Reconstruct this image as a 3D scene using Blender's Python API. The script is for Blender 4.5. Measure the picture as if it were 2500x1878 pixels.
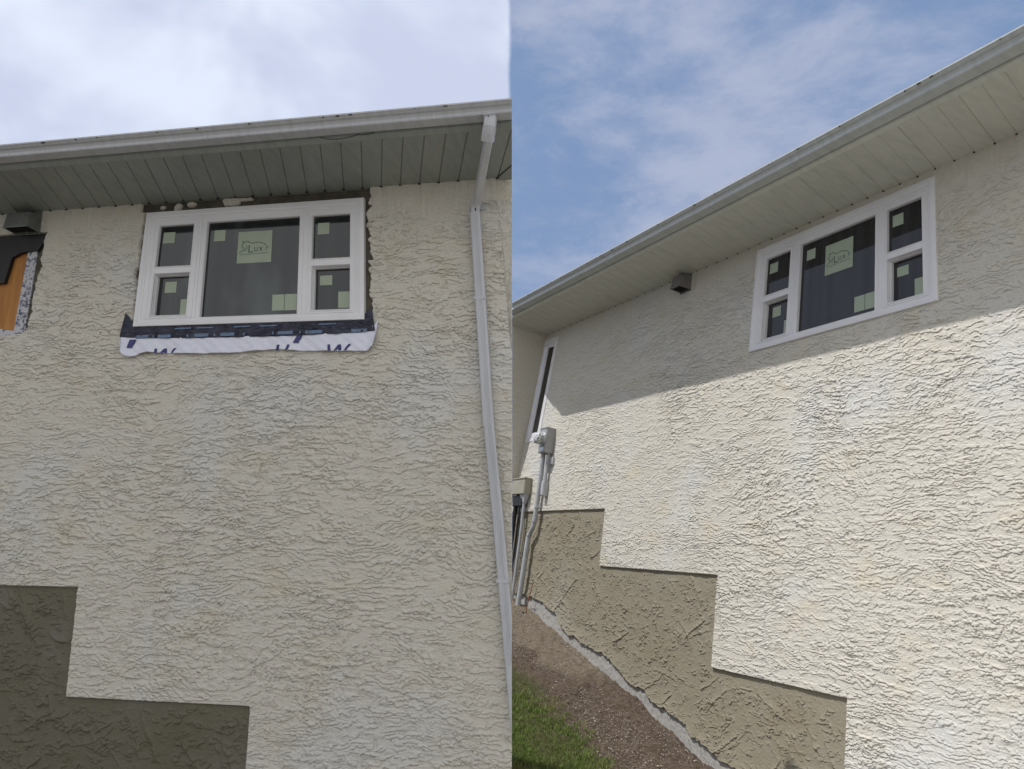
import bpy, bmesh, math, random
import numpy as np
from mathutils import Vector, Matrix

S = bpy.context.scene
for o in list(bpy.data.objects): bpy.data.objects.remove(o)
COL = S.collection

# ------------------------------------------------------------------ camera
PITCH = math.asin(.215)
cd = bpy.data.cameras.new('camera'); cam = bpy.data.objects.new('camera', cd); COL.objects.link(cam)
cd.sensor_width = 36; cd.lens = 2025.63 / 2500 * 36
cd.clip_start = .05; cd.clip_end = 3000
cam.location = (0, 0, 0); cam.rotation_euler = (math.pi/2 + PITCH, 0, 0)
S.camera = cam

# ------------------------------------------------------------------ sun and sky
SUN = Vector((-.812, -.145, 1.76)).normalized()        # towards the sun
sl = bpy.data.lights.new('sun', 'SUN'); sl.energy = 3.65; sl.angle = math.radians(.53); sl.color = (1, .97, .92)
so = bpy.data.objects.new('sun', sl); COL.objects.link(so)
so.rotation_euler = SUN.to_track_quat('Z', 'Y').to_euler(); so.location = SUN * 40
S.view_settings.view_transform = 'Standard'; S.view_settings.look = 'None'
S.view_settings.gamma = 1; S.view_settings.exposure = 0

W = bpy.data.worlds.new('World'); S.world = W; W.use_nodes = True
class NT:
    """small helper to write node trees"""
    def __init__(s, t): s.t = t; s.n = t.nodes; s.n.clear()
    def new(s, typ, ins=None, **kw):
        nd = s.n.new(typ)
        for k, v in kw.items(): setattr(nd, k, v)
        for k, v in (ins or {}).items(): s.put(nd.inputs[k], v)
        return nd
    def put(s, sock, v):
        if isinstance(v, bpy.types.NodeSocket): s.t.links.new(v, sock)
        elif isinstance(v, bpy.types.Node): s.t.links.new(v.outputs[0], sock)
        else:
            if isinstance(v, tuple) and len(v) == 3 and sock.type == 'RGBA': v = (*v, 1)
            sock.default_value = v
    def math(s, op, a, b=0., clamp=False):
        return s.new('ShaderNodeMath', {0: a, 1: b}, operation=op, use_clamp=clamp).outputs[0]
    def ramp(s, v, a, b, lo=0., hi=1.):
        m = s.new('ShaderNodeMapRange', {0: v, 1: a, 2: b, 3: lo, 4: hi}, interpolation_type='SMOOTHSTEP'); return m.outputs[0]
    def mix(s, f, a, b):
        m = s.new('ShaderNodeMix', data_type='RGBA'); s.put(m.inputs[0], f); s.put(m.inputs[6], a); s.put(m.inputs[7], b); return m.outputs[2]
    def noise(s, vec, scale, detail=3., rough=.5, dist=0.):
        m = s.new('ShaderNodeTexNoise', {'Vector': vec, 'Scale': scale, 'Detail': detail, 'Roughness': rough, 'Distortion': dist}); return m.outputs[0]
    def map(s, vec, scale=(1, 1, 1), loc=(0, 0, 0), rot=(0, 0, 0)):
        m = s.new('ShaderNodeMapping', {'Vector': vec, 'Scale': scale, 'Location': loc, 'Rotation': rot}); return m.outputs[0]

w = NT(W.node_tree)
gen = w.new('ShaderNodeTexCoord').outputs['Generated']
sky = w.new('ShaderNodeTexSky', sky_type='NISHITA', sun_disc=False)
sky.sun_elevation = math.asin(SUN.z); sky.sun_rotation = math.atan2(SUN.x, SUN.y)
sky.dust_density = 1.2; sky.air_density = 1.0; sky.altitude = 600
sk = w.mix(1., sky.outputs[0], (.10, .10, .10)); sk.node.blend_type = 'MULTIPLY'
sep = w.new('ShaderNodeSeparateXYZ', {0: gen})
# blue part of the sky with thin high veils
n1 = w.noise(w.map(gen, (1.2, 1.6, 2.6), (3.1, .2, .4), (0, .5, .3)), 2.6, 7, .58, .35)
n2 = w.noise(w.map(gen, (1, 1, 2.2), (8.3, 1.7, 2.4)), 5.5, 7, .65, .3)
veil = w.ramp(w.math('ADD', w.math('MULTIPLY', n1, .60), w.math('MULTIPLY', n2, .40)), .42, .62)
blue = w.mix(.78, sk, (.235, .345, .57))
veiled = w.mix(w.math('MULTIPLY', veil, .92), blue, (.44, .49, .65))
veiled = w.mix(w.ramp(sep.outputs[0], -.5, -.75), veiled, (.50, .56, .70))  # pale tone added to the unseen west to lift the right wall's shade
# pale overcast deck
c1 = w.noise(w.map(gen, (1, 1, 1.3), (4.45, .6, 2.3)), 4.2, 4, .5, .2)
deck = w.mix(w.ramp(c1, .41, .58), (.60, .66, .84), (.78, .85, 1.0))
edge = w.math('ADD', sep.outputs[0], w.math('MULTIPLY', w.math('SUBTRACT', w.noise(gen, 11., 5, .6), .5), .012))
mask = w.ramp(edge, .0, -.006)
# unseen sky shaped to light the walls: deck cut off westward, bright bank added in the south
west = w.ramp(w.math('ADD', sep.outputs[0], w.math('MULTIPLY', c1, .12)), -.72, -.60)
front = w.math('GREATER_THAN', sep.outputs[1], 0.)
skyc = w.mix(w.math('MULTIPLY', w.math('MULTIPLY', mask, west), front), veiled, deck)
south = w.ramp(w.math('ADD', sep.outputs[1], w.math('MULTIPLY', c1, .2)), -.10, -.45)
skyc = w.mix(south, skyc, (.95, .96, .98))
bg = w.new('ShaderNodeBackground', {'Color': skyc, 'Strength': 1.0})
w.new('ShaderNodeOutputWorld', {'Surface': bg})

# ------------------------------------------------------------------ frames of the two places
class Frame:
    def __init__(s, U, V, N, T): s.U, s.V, s.N, s.T = (np.array(a) for a in (U, V, N, T))
    def w(s, u, v, w): return s.T + u*s.U + v*s.V + w*s.N
    def basis(s):      # local x = u, y = -w (into the wall), z = v
        return Matrix((( s.U[0], -s.N[0], s.V[0]), (s.U[1], -s.N[1], s.V[1]), (s.U[2], -s.N[2], s.V[2])))
LF = Frame((.98215, -.18746, -.01571), (.01247, -.01847, .99975), (-.1877, -.9821, -.0158), (-2.99711, 6.35244, 1.85749))
RF = Frame((.44144, -.89636, -.04084), (.12729, .0175, .99171), (-.88822, -.44298, .12183), (2.18477, 7.32992, 1.91365))
SEAM = .0012
PREFER = {id(LF): -1, id(RF): 1}

def props(o, label=None, cat=None, group=None, kind=None):
    if label: o['label'] = label
    if cat: o['category'] = cat
    if group: o['group'] = group
    if kind: o['kind'] = kind
    return o

class Thing:
    def __init__(s, name, label, cat, fr, base, group=None):
        s.fr, s.base = fr, np.array(base, float)
        o = bpy.data.objects.new(name, None); COL.objects.link(o); o.empty_display_size = .2
        o.matrix_world = Matrix.Translation(Vector(fr.w(*base))) @ fr.basis().to_4x4()
        s.o = o; props(o, label, cat, group)
    def conv(s, p):
        p = np.asarray(p, float) - s.base
        return np.stack([p[..., 0], -p[..., 2], p[..., 1]], -1)

def finish(me, name, mats, parent, smooth=False, label=None):
    if not isinstance(mats, (list, tuple)): mats = [mats]
    for m in mats: me.materials.append(m)
    if smooth: me.shade_smooth()
    o = bpy.data.objects.new(name, me); COL.objects.link(o)
    if parent is not None: o.parent = parent
    if label: o['label'] = label
    return o

class MB:
    """collects faces in (u, v, w) of a frame; build() makes ONE mesh object"""
    def __init__(s): s.v = []; s.f = []; s.m = []
    def add(s, vs, fs, mi=0):
        k = len(s.v); s.v += [tuple(map(float, p)) for p in vs]; s.f += [tuple(i + k for i in f) for f in fs]; s.m += [mi]*len(fs)
    def box(s, u0, u1, v0, v1, w0, w1, mi=0, bev=0.):
        if bev <= 0:
            vs = [(u, v, w_) for w_ in (w0, w1) for v in (v0, v1) for u in (u0, u1)]
            s.add(vs, [(0,2,3,1), (4,5,7,6), (0,1,5,4), (2,6,7,3), (0,4,6,2), (1,3,7,5)], mi)
        else:
            b = bev
            r = lambda d: [(u0+d, v0+d), (u1-d, v0+d), (u1-d, v1-d), (u0+d, v1-d)]
            vs = [(*p, w0) for p in r(0)] + [(*p, w1-b) for p in r(0)] + [(*p, w1) for p in r(b)]
            fs = [(3,2,1,0), (8,9,10,11)]
            for k in (0, 4):
                for i in range(4): j = (i+1) % 4; fs.append((k+i, k+j, k+4+j, k+4+i))
            s.add(vs, fs, mi)
    def hexa(s, q0, q1, mi=0):    # two quads (lists of 4 points), joined
        s.add(list(q0)+list(q1), [(3,2,1,0), (4,5,6,7), (0,1,5,4), (1,2,6,5), (2,3,7,6), (3,0,4,7)], mi)
    def ring(s, rect, prof, mi=0):      # mitred ring: profile of (inset, w)
        u0, u1, v0, v1 = rect; vs = []
        for d, w_ in prof: vs += [(u0+d, v0+d, w_), (u1-d, v0+d, w_), (u1-d, v1-d, w_), (u0+d, v1-d, w_)]
        fs = []
        for k in range(len(prof)-1):
            for i in range(4): j = (i+1) % 4; fs.append((4*k+i, 4*k+j, 4*k+4+j, 4*k+4+i))
        s.add(vs, fs, mi)
    def tube(s, pts, r, n=10, mi=0, cap=True, flat=None):
        pts = [np.array(p, float) for p in pts]; vs = []; up = np.array([.13, .2, 1.])
        rs = r if isinstance(r, (list, tuple)) else [r]*len(pts)
        for i, p in enumerate(pts):
            d = pts[min(i+1, len(pts)-1)] - pts[max(i-1, 0)]; d /= np.linalg.norm(d)
            a = np.cross(d, up); a /= np.linalg.norm(a); b = np.cross(d, a)
            for k in range(n):
                t = 2*math.pi*k/n
                if flat: # rounded rectangle, half sizes flat = (a, b)
                    c_, s_ = math.cos(t), math.sin(t); e = .35
                    q = p + a*flat[0]*math.copysign(abs(c_)**e, c_) + b*flat[1]*math.copysign(abs(s_)**e, s_)
                else: q = p + rs[i]*(a*math.cos(t) + b*math.sin(t))
                vs.append(q)
        fs = [(i*n+k, i*n+(k+1) % n, (i+1)*n+(k+1) % n, (i+1)*n+k) for i in range(len(pts)-1) for k in range(n)]
        if cap: fs += [tuple(range(n))[::-1], tuple(range((len(pts)-1)*n, len(pts)*n))]
        s.add(vs, fs, mi)
    def extrude_u(s, prof, u0, u1, mi=0, closed=False, nseg=1, skew=0.):   # profile of (w, v) swept along u
        n = len(prof); vs = []
        for k in range(nseg+1):
            u = u0 + (u1-u0)*k/nseg
            vs += [(u + skew*p[0], p[1], p[0]) for p in prof]
        fs = []
        for k in range(nseg):
            for i in range(n if closed else n-1):
                j = (i+1) % n; fs.append((k*n+i, k*n+j, (k+1)*n+j, (k+1)*n+i))
        if closed: fs += [tuple(range(n))[::-1], tuple(range(nseg*n, (nseg+1)*n))]
        s.add(vs, fs, mi)
    def build(s, name, mats, th, warp=None, clip=0, smooth=False, label=None, parent=None, bevel=0):
        P = np.array(s.v, float)
        if warp is not None: P = warp(P)
        P = th.conv(P)
        me = bpy.data.meshes.new(name); me.from_pydata(P.tolist(), [], s.f)
        me.polygons.foreach_set('material_index', s.m)
        bm = bmesh.new(); bm.from_mesh(me)
        if clip:
            X = th.o.matrix_world.inverted() if False else None
            B = th.fr.basis(); nrm = B.transposed() @ Vector((1, 0, 0))
            co = B.transposed() @ (Vector((clip*SEAM, 0, 0)) - th.o.matrix_world.translation)
            bmesh.ops.bisect_plane(bm, geom=bm.verts[:]+bm.edges[:]+bm.faces[:], plane_co=co, plane_no=nrm*(-clip), clear_outer=True)
            be = [e for e in bm.edges if e.is_boundary and all(abs((v.co-co).dot(nrm)) < 1e-5 for v in e.verts)]
            if be and clip: 
                try: bmesh.ops.holes_fill(bm, edges=be, sides=0)
                except Exception: pass
        if bevel: bmesh.ops.bevel(bm, geom=bm.edges[:], offset=bevel, segments=2, affect='EDGES', clamp_overlap=True)
        bmesh.ops.recalc_face_normals(bm, faces=bm.faces[:])
        bm.to_mesh(me); bm.free(); me.update()
        return finish(me, name, mats, parent or th.o, smooth, label)

def quadwarp(W_, H_, quad):      # nominal rectangle -> measured quad (BL, BR, TR, TL) on the wall
    a, b, c, d = (np.array(q) for q in quad)
    def f(P):
        s = P[:, 0:1]/W_; t = P[:, 1:2]/H_
        uv = a*(1-s)*(1-t) + b*s*(1-t) + c*s*t + d*(1-s)*t
        return np.concatenate([uv, P[:, 2:3]], 1)
    return f

# ------------------------------------------------------------------ materials
def mat(name):
    m = bpy.data.materials.new(name); m.use_nodes = True; t = NT(m.node_tree)
    return m, t, t.new('ShaderNodeTexCoord').outputs['Object']
def out(t, p): t.new('ShaderNodeOutputMaterial', {'Surface': p}); return p
def bump(t, h, strength, dist): return t.new('ShaderNodeBump', {'Height': h, 'Strength': strength, 'Distance': dist}).outputs[0]

def plain(name, col, rough=.5, metal=0., var=.06, scale=9., bumps=0.):
    m, t, oc = mat(name)
    n = t.noise(oc, scale, 4, .6)
    c = t.mix(t.ramp(n, .3, .7), tuple(x*(1-var) for x in col), tuple(min(1, x*(1+var)) for x in col))
    d = {'Base Color': c, 'Roughness': rough, 'Metallic': metal}
    if bumps: d['Normal'] = bump(t, t.noise(oc, 140, 3), bumps, .002)
    out(t, t.new('ShaderNodeBsdfPrincipled', d)); return m

def stucco_mat(name, base, warm, pale, dark, bstr=.5):
    m, t, oc = mat(name)
    big = t.noise(oc, .9, 4, .55); med = t.noise(t.map(oc, (1, 1, 1.6), (3, 1, 2)), 2.4, 5, .6)
    c = t.mix(t.math('MULTIPLY', t.ramp(med, .53, .72), .75), base, warm)
    c = t.mix(t.math('MULTIPLY', t.ramp(big, .50, .68), .7), c, pale)
    fine = t.noise(oc, 60, 3, .7); grit = t.noise(oc, 210, 2, .7)
    c = t.mix(t.math('MULTIPLY', t.ramp(fine, .50, .75), .28), c, dark)
    c = t.mix(t.math('MULTIPLY', t.ramp(grit, .50, .66), .45), c, dark)
    nb = t.math('ADD', t.noise(oc, 190, 3, .7), t.math('MULTIPLY', t.noise(oc, 95, 3, .7), 2.2))
    out(t, t.new('ShaderNodeBsdfPrincipled', {'Base Color': c, 'Roughness': .92, 'Specular IOR Level': .25, 'Normal': bump(t, nb, bstr, .0034)}))
    return m

M_CREAM = stucco_mat('cream_stucco', (.64, .608, .54), (.635, .575, .455), (.65, .65, .635), (.47, .435, .37))
M_PARG_WET = stucco_mat('fresh_dark_parging', (.158, .147, .107), (.13, .118, .077), (.215, .21, .19), (.08, .075, .055), .35)
M_PARG_DRY = stucco_mat('tan_parging', (.285, .256, .192), (.255, .220, .152), (.33, .308, .255), (.18, .155, .11), .35)

def concrete():
    m, t, oc = mat('bare_concrete')
    n = t.noise(t.map(oc, (1, 1, .85)), 34, 8, .78)
    c = t.mix(t.ramp(n, .34, .5), (.14, .135, .125), (.37, .36, .345))
    out(t, t.new('ShaderNodeBsdfPrincipled', {'Base Color': c, 'Roughness': .95, 'Normal': bump(t, t.noise(oc, 90, 5, .7), .7, .004)})); return m
M_CONC = concrete()
def sheath():
    m, t, oc = mat('bare_brown_sheathing')
    wv = t.new('ShaderNodeTexWave', {'Vector': oc, 'Scale': 12., 'Distortion': 1.5}, wave_type='BANDS', bands_direction='Z').outputs[1]
    n = t.noise(oc, 14, 4)
    c = t.mix(t.ramp(n, .3, .7), (.075, .066, .052), (.13, .115, .09)); c = t.mix(t.math('MULTIPLY', wv, .3), c, (.05, .045, .035))
    out(t, t.new('ShaderNodeBsdfPrincipled', {'Base Color': c, 'Roughness': .9})); return m
M_SHEATH = sheath()
def vinyl(name, col):
    m, t, oc = mat(name)
    c = t.mix(t.ramp(t.noise(oc, 3, 3), .35, .7), col, tuple(x*.93 for x in col))
    out(t, t.new('ShaderNodeBsdfPrincipled', {'Base Color': c, 'Roughness': .38, 'Normal': bump(t, t.noise(oc, 45, 2), .06, .002)})); return m
M_VINYL = vinyl('white_window_vinyl', (.78, .775, .80))
def aluminium(name, a, b, streak=.35):
    m, t, oc = mat(name)
    n = t.noise(t.map(oc, (9, 2, 1.2)), 2.5, 5, .65); sp = t.noise(oc, 55, 4, .7)
    c = t.mix(t.ramp(n, .35, .72), a, b); c = t.mix(t.math('MULTIPLY', t.ramp(sp, .6, .78), streak), c, (.22, .21, .17))
    out(t, t.new('ShaderNodeBsdfPrincipled', {'Base Color': c, 'Roughness': .42, 'Normal': bump(t, t.noise(t.map(oc, (3, 8, 8)), 2, 3), .12, .01)})); return m
M_GUT_L = aluminium('white_gutter_enamel', (.50, .51, .54), (.42, .43, .45), .5)
M_GUT_R = aluminium('weathered_gutter_enamel', (.50, .53, .53), (.42, .445, .44))
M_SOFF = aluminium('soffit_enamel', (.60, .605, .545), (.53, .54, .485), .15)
M_SOFF_L = aluminium('soffit_enamel_shade_tint', (.275, .295, .275), (.23, .25, .23), .15)  # same enamel, with the left eave's shade put into a darker colour
M_SPOUT = aluminium('downspout_enamel', (.52, .53, .56), (.46, .47, .50), .2)
M_DARK = plain('dark_gap', (.018, .018, .016), .9)
M_SHINGLE = plain('asphalt_shingle', (.09, .085, .08), .95, scale=40, var=.3)
def glass(name, tint, ior=1.9, fold=2.):
    m, t, oc = mat(name)
    n = t.noise(t.map(oc, (14, 1, .25)), 1., 2, .4); n2 = t.noise(t.map(oc, (1.6, 1, .8), (.3, 0, .2)), 1.3, 2, .5)
    c = t.mix(t.ramp(n, .38, .62), tint, tuple(x*1.7 for x in tint)); c = t.mix(t.ramp(n2, .46, .60), c, tuple(x*fold for x in tint))
    out(t, t.new('ShaderNodeBsdfPrincipled', {'Base Color': c, 'Roughness': .04, 'IOR': ior, 'Normal': bump(t, t.noise(oc, 2.2, 1), .04, .02)})); return m
M_GLASS_L = glass('window_glass_reflective', (.009, .0115, .012), 1.62, 6.)
M_GLASS_R = glass('window_glass_dark', (.016, .016, .018), 1.5)
M_STK = plain('pale_green_sticker_film', (.36, .42, .32), .5, var=.05, scale=3)
M_STK_INK = plain('sticker_ink', (.03, .06, .055), .6)
M_HOOD = plain('grey_vent_metal', (.17, .18, .17), .45, .4, .15)
M_HOOD_R = plain('taupe_vent_plastic', (.17, .16, .155), .6, 0, .12)
M_BLACK = plain('black_membrane', (.008, .008, .009), .55, 0, .3, bumps=.6)
def wood():
    m, t, oc = mat('orange_plywood')
    n = t.noise(t.map(oc, (1, 1, .15)), 18, 5, .6)
    c = t.mix(t.ramp(n, .3, .7), (.36, .15, .035), (.50, .23, .06)); sp = t.noise(oc, 30, 2)
    c = t.mix(t.ramp(sp, .72, .78), c, (.05, .02, .01))
    out(t, t.new('ShaderNodeBsdfPrincipled', {'Base Color': c, 'Roughness': .7})); return m
M_WOOD = wood()
def wrapmat(name, marks):
    m, t, oc = mat(name)
    c = (.74, .75, .86)
    if marks:
        v = t.new('ShaderNodeTexVoronoi', {'Vector': t.map(oc, (22, 1, 30), (0, 0, 0), (0, .6, 0)), 'Scale': 1.6}, distance='MANHATTAN').outputs[0]
        n = t.noise(t.map(oc, (1, 1, 1), (0, 0, 0), (0, .7, 0)), 38, 4, .7)
        c = t.mix(t.math('MULTIPLY', t.ramp(n, .5, .56), t.ramp(v, .2, .5)), (.50, .50, .53), (.10, .10, .16))
    out(t, t.new('ShaderNodeBsdfPrincipled', {'Base Color': c, 'Roughness': .5, 'Normal': bump(t, t.noise(t.map(oc, (1, 1, 2.5)), 7, 4, .6, .8), .45, .012)})); return m
M_WRAP = wrapmat('white_building_wrap', False); M_JAMBWRAP = wrapmat('printed_jamb_wrap', True)
def tape():
    m, t, oc = mat('dark_flashing_tape')
    c = t.mix(t.ramp(t.noise(oc, 12, 4), .35, .7), (.012, .013, .03), (.035, .038, .07))
    out(t, t.new('ShaderNodeBsdfPrincipled', {'Base Color': c, 'Roughness': .3, 'Normal': bump(t, t.noise(t.map(oc, (1, 1, 3), (0, 0, 0), (0, .5, 0)), 16, 4, .6, 1.), .8, .02)})); return m
M_TAPE = tape()
M_TAPE_MARK = plain('tape_print', (.10, .16, .27), .4, var=.3, scale=60)
M_INK = plain('navy_ink', (.035, .035, .16), .5)
M_BOX = plain('grey_meter_enamel', (.33, .33, .33), .5, 0, .08)
M_METAL = plain('galvanised_metal', (.55, .56, .58), .35, .6, .1)
M_PVC = plain('grey_conduit', (.42, .43, .45), .5, 0, .08)
M_BEIGE = plain('beige_utility_plastic', (.33, .31, .24), .5, 0, .08)
M_RUST = plain('rusty_rod', (.20, .09, .045), .9, 0, .3, 40)
def meterglass():
    m, t, oc = mat('meter_glass')
    n = t.noise(oc, 38, 3, .6)
    c = t.mix(t.ramp(n, .42, .58), (.22, .23, .24), (.70, .72, .74))
    out(t, t.new('ShaderNodeBsdfPrincipled', {'Base Color': c, 'Roughness': .12, 'IOR': 1.6})); return m
M_MGLASS = meterglass()

# ------------------------------------------------------------------ noise fields and rendered walls
def field(shape, cell, L, rng):
    """smooth random field, unit deviation; shape (nv, nu), cell (dv, du), L (Lv, Lu) correlation lengths in metres"""
    f = np.fft.rfft2(rng.standard_normal(shape).astype(np.float32))
    fv = np.fft.fftfreq(shape[0], cell[0])[:, None]; fu = np.fft.rfftfreq(shape[1], cell[1])[None, :]
    g = np.exp(-2*np.pi**2*((fv*L[0]*.5)**2 + (fu*L[1]*.5)**2))
    a = np.fft.irfft2(f*g, s=shape); return a/a.std()
sstep = lambda x, a, b: (lambda t: t*t*(3-2*t))(np.clip((x-a)/(b-a), 0, 1))

def stucco_height(U, V, cell, rng, smoothness, gain=1.):
    """flat flakes with ragged lower lips; returns outward height and how far each lip sags over the next flake"""
    sh = U.shape; F = lambda a, b: field(sh, cell, (a, b), rng)
    big = F(.45, .5); h = np.zeros(sh); sag = np.zeros(sh); rough = sstep(F(.22, .30), -.9, .9)
    for lam, amp, ab, a1, a2, a3, thr, wd, ml, pick in ((.044, .0052, 1.5, .58, .24, .085, -.45, 1.5, (.020, .085), 0), (.023, .0034, 2.4, .90, .40, .18, .05, 1.2, (.012, .045), 1), (.033, .0042, 1.6, 1.3, .55, .20, .55, 1.0, (.025, .045), 1), (.085, .0052, .9, .50, .16, .06, .75, .7, (.03, .16), 0)):
        n1 = F(.085, .13); n2 = F(.021, .036); n3 = F(.009, .012)
        ph = V/lam + ab*big + a1*n1 + a2*n2 + a3*n3
        fr = ph - np.floor(ph); m = sstep(F(*ml), thr, thr + .35)
        if pick: m = m*(.5 + .5*rough)
        h += gain*amp*m*(np.exp(-fr/wd) - math.exp(-1/wd)*fr - .75*np.exp(-(1-fr)*lam/.0045))
        sag += gain*m*amp*1.6*np.exp(-fr*lam/.006)
    h *= smoothness; sag *= smoothness
    return h + .0005*F(.14, .2) + .00025*F(.02, .03) + .0004*F(.0065, .0075), sag

def parging_height(U, V, cell, rng, gain=1.):
    sh = U.shape; F = lambda a, b: field(sh, cell, (a, b), rng)
    big = F(.6, .6); h = np.zeros(sh)
    for ang, lam, amp, thr, ml, wd in ((0.15, .045, .0062, .95, (.03, .06), .35), (.9, .09, .006, 1.1, (.07, .07), .25), (-.5, .075, .006, 1.0, (.06, .07), .25), (.1, .026, .0040, .85, (.02, .035), .5)):
        n1, n2, n3 = F(.12, .12), F(.035, .04), F(.010, .012)
        ph = (V*math.cos(ang) + U*math.sin(ang))/lam + 1.0*big + .45*n1 + .24*n2 + .12*n3
        fr = ph - np.floor(ph); m = sstep(F(*ml), thr, thr+.4)
        h += amp*m*np.exp(-fr/wd)*(1-np.exp(-(1-fr)*26))
    # single trowel strokes: thin raised lips, mostly running down to the right
    ua, va = U[0], V[:, 0]; wob = F(.03, .03)*.004
    pb = below_steps(U, V)
    for _ in range(int(48*(ua[-1]-ua[0]))):
        u, v = rng.uniform(ua[0], ua[-1]), rng.uniform(va[0], -1.35); L = rng.uniform(.10, .50); an = rng.choice([-1.05, -.95, -.85, .55, -.3, -1.2]) + rng.normal(0, .12); bend = rng.normal(0, .5)
        i0, i1 = np.searchsorted(ua, [u-L, u+L]); j0, j1 = np.searchsorted(va, [v-L, v+L])
        if i1-i0 < 4 or j1-j0 < 4: continue
        x = U[j0:j1, i0:i1] - u; y = V[j0:j1, i0:i1] - v; s_ = x*math.cos(an) + y*math.sin(an); d = -x*math.sin(an) + y*math.cos(an)
        d = d + bend*s_**2 + wob[j0:j1, i0:i1]; k = sstep(L*.5 - abs(s_), 0, .04)
        h[j0:j1, i0:i1] += k*rng.uniform(.004, .008)*np.where(d > 0, np.exp(-d/rng.uniform(.006, .03)), np.exp(d/.0025))
    edge = np.full(sh, 9.)
    for a_, b_, v_ in STEPS:
        edge = np.minimum(edge, np.where((U >= a_-.01) & (U < b_), np.abs(v_ - V), 9)); edge = np.minimum(edge, np.where(V > v_-.8, np.abs(U-b_), 9))
    h *= gain; h *= .2 + .8*sstep(edge + .02*F(.1, .1), .02, .09)
    return h + .0012*F(.10, .14) + .0004*F(.010, .012), 1.0*np.maximum(h, 0)

def grid_mesh(name_mats, pos, keep_cls, th, parent=None, smooth=False):
    """pos (nv, nu, 3) in (u, v, w); keep_cls (nv-1, nu-1) int, -1 = hole; one object per class"""
    nv, nu = pos.shape[:2]; P = th.conv(pos).reshape(-1, 3)
    i = np.arange(nv-1)[:, None]*nu + np.arange(nu-1)[None, :]
    q = np.stack([i, i+1, i+nu+1, i+nu], -1).reshape(-1, 4); c = keep_cls.reshape(-1)
    res = {}
    for k, (name, m, lab) in name_mats.items():
        f = q[c == k]
        if not len(f): continue
        ids, inv = np.unique(f, return_inverse=True); inv = inv.reshape(-1)
        me = bpy.data.meshes.new(name)
        me.vertices.add(len(ids)); me.vertices.foreach_set('co', P[ids].astype(np.float32).reshape(-1))
        me.loops.add(len(inv)); me.loops.foreach_set('vertex_index', inv.astype(np.int32))
        me.polygons.add(len(f)); me.polygons.foreach_set('loop_start', (np.arange(len(f))*4).astype(np.int32))
        me.update(calc_edges=True); me.validate()
        if smooth: me.shade_smooth()
        me.materials.append(m)
        o = bpy.data.objects.new(name, me); COL.objects.link(o); o.parent = parent or th.o
        if lab: o['label'] = lab
        res[k] = o
    return res

def poly_u(v, pts):       # u of a polyline given as (v, u) pairs
    pts = sorted(pts); return np.interp(v, [p[0] for p in pts], [p[1] for p in pts])

STEPS = [(-99, -2.202, -1.380), (-2.202, -.248, -2.005), (-.248, 1.218, -2.79), (1.218, 99, -3.58)]
def below_steps(U, V):
    r = np.zeros(U.shape, bool)
    for a, b, v in STEPS: r |= (U >= a) & (U < b) & (V < v)
    return r
def axis(lo, hi, cell, snaps):
    a = np.arange(lo, hi + cell, cell)
    for s_ in snaps:
        if lo < s_ < hi: a[np.argmin(abs(a - s_))] = s_
    return a

def cell_class(vc):      # cell takes the highest-priority (lowest) class among corners, holes only when all corners are holes
    a = np.stack([vc[:-1, :-1], vc[1:, :-1], vc[:-1, 1:], vc[1:, 1:]])
    hole = (a < 0).all(0); b = np.where(a < 0, 99, a).min(0); return np.where(hole, -1, b)

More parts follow.
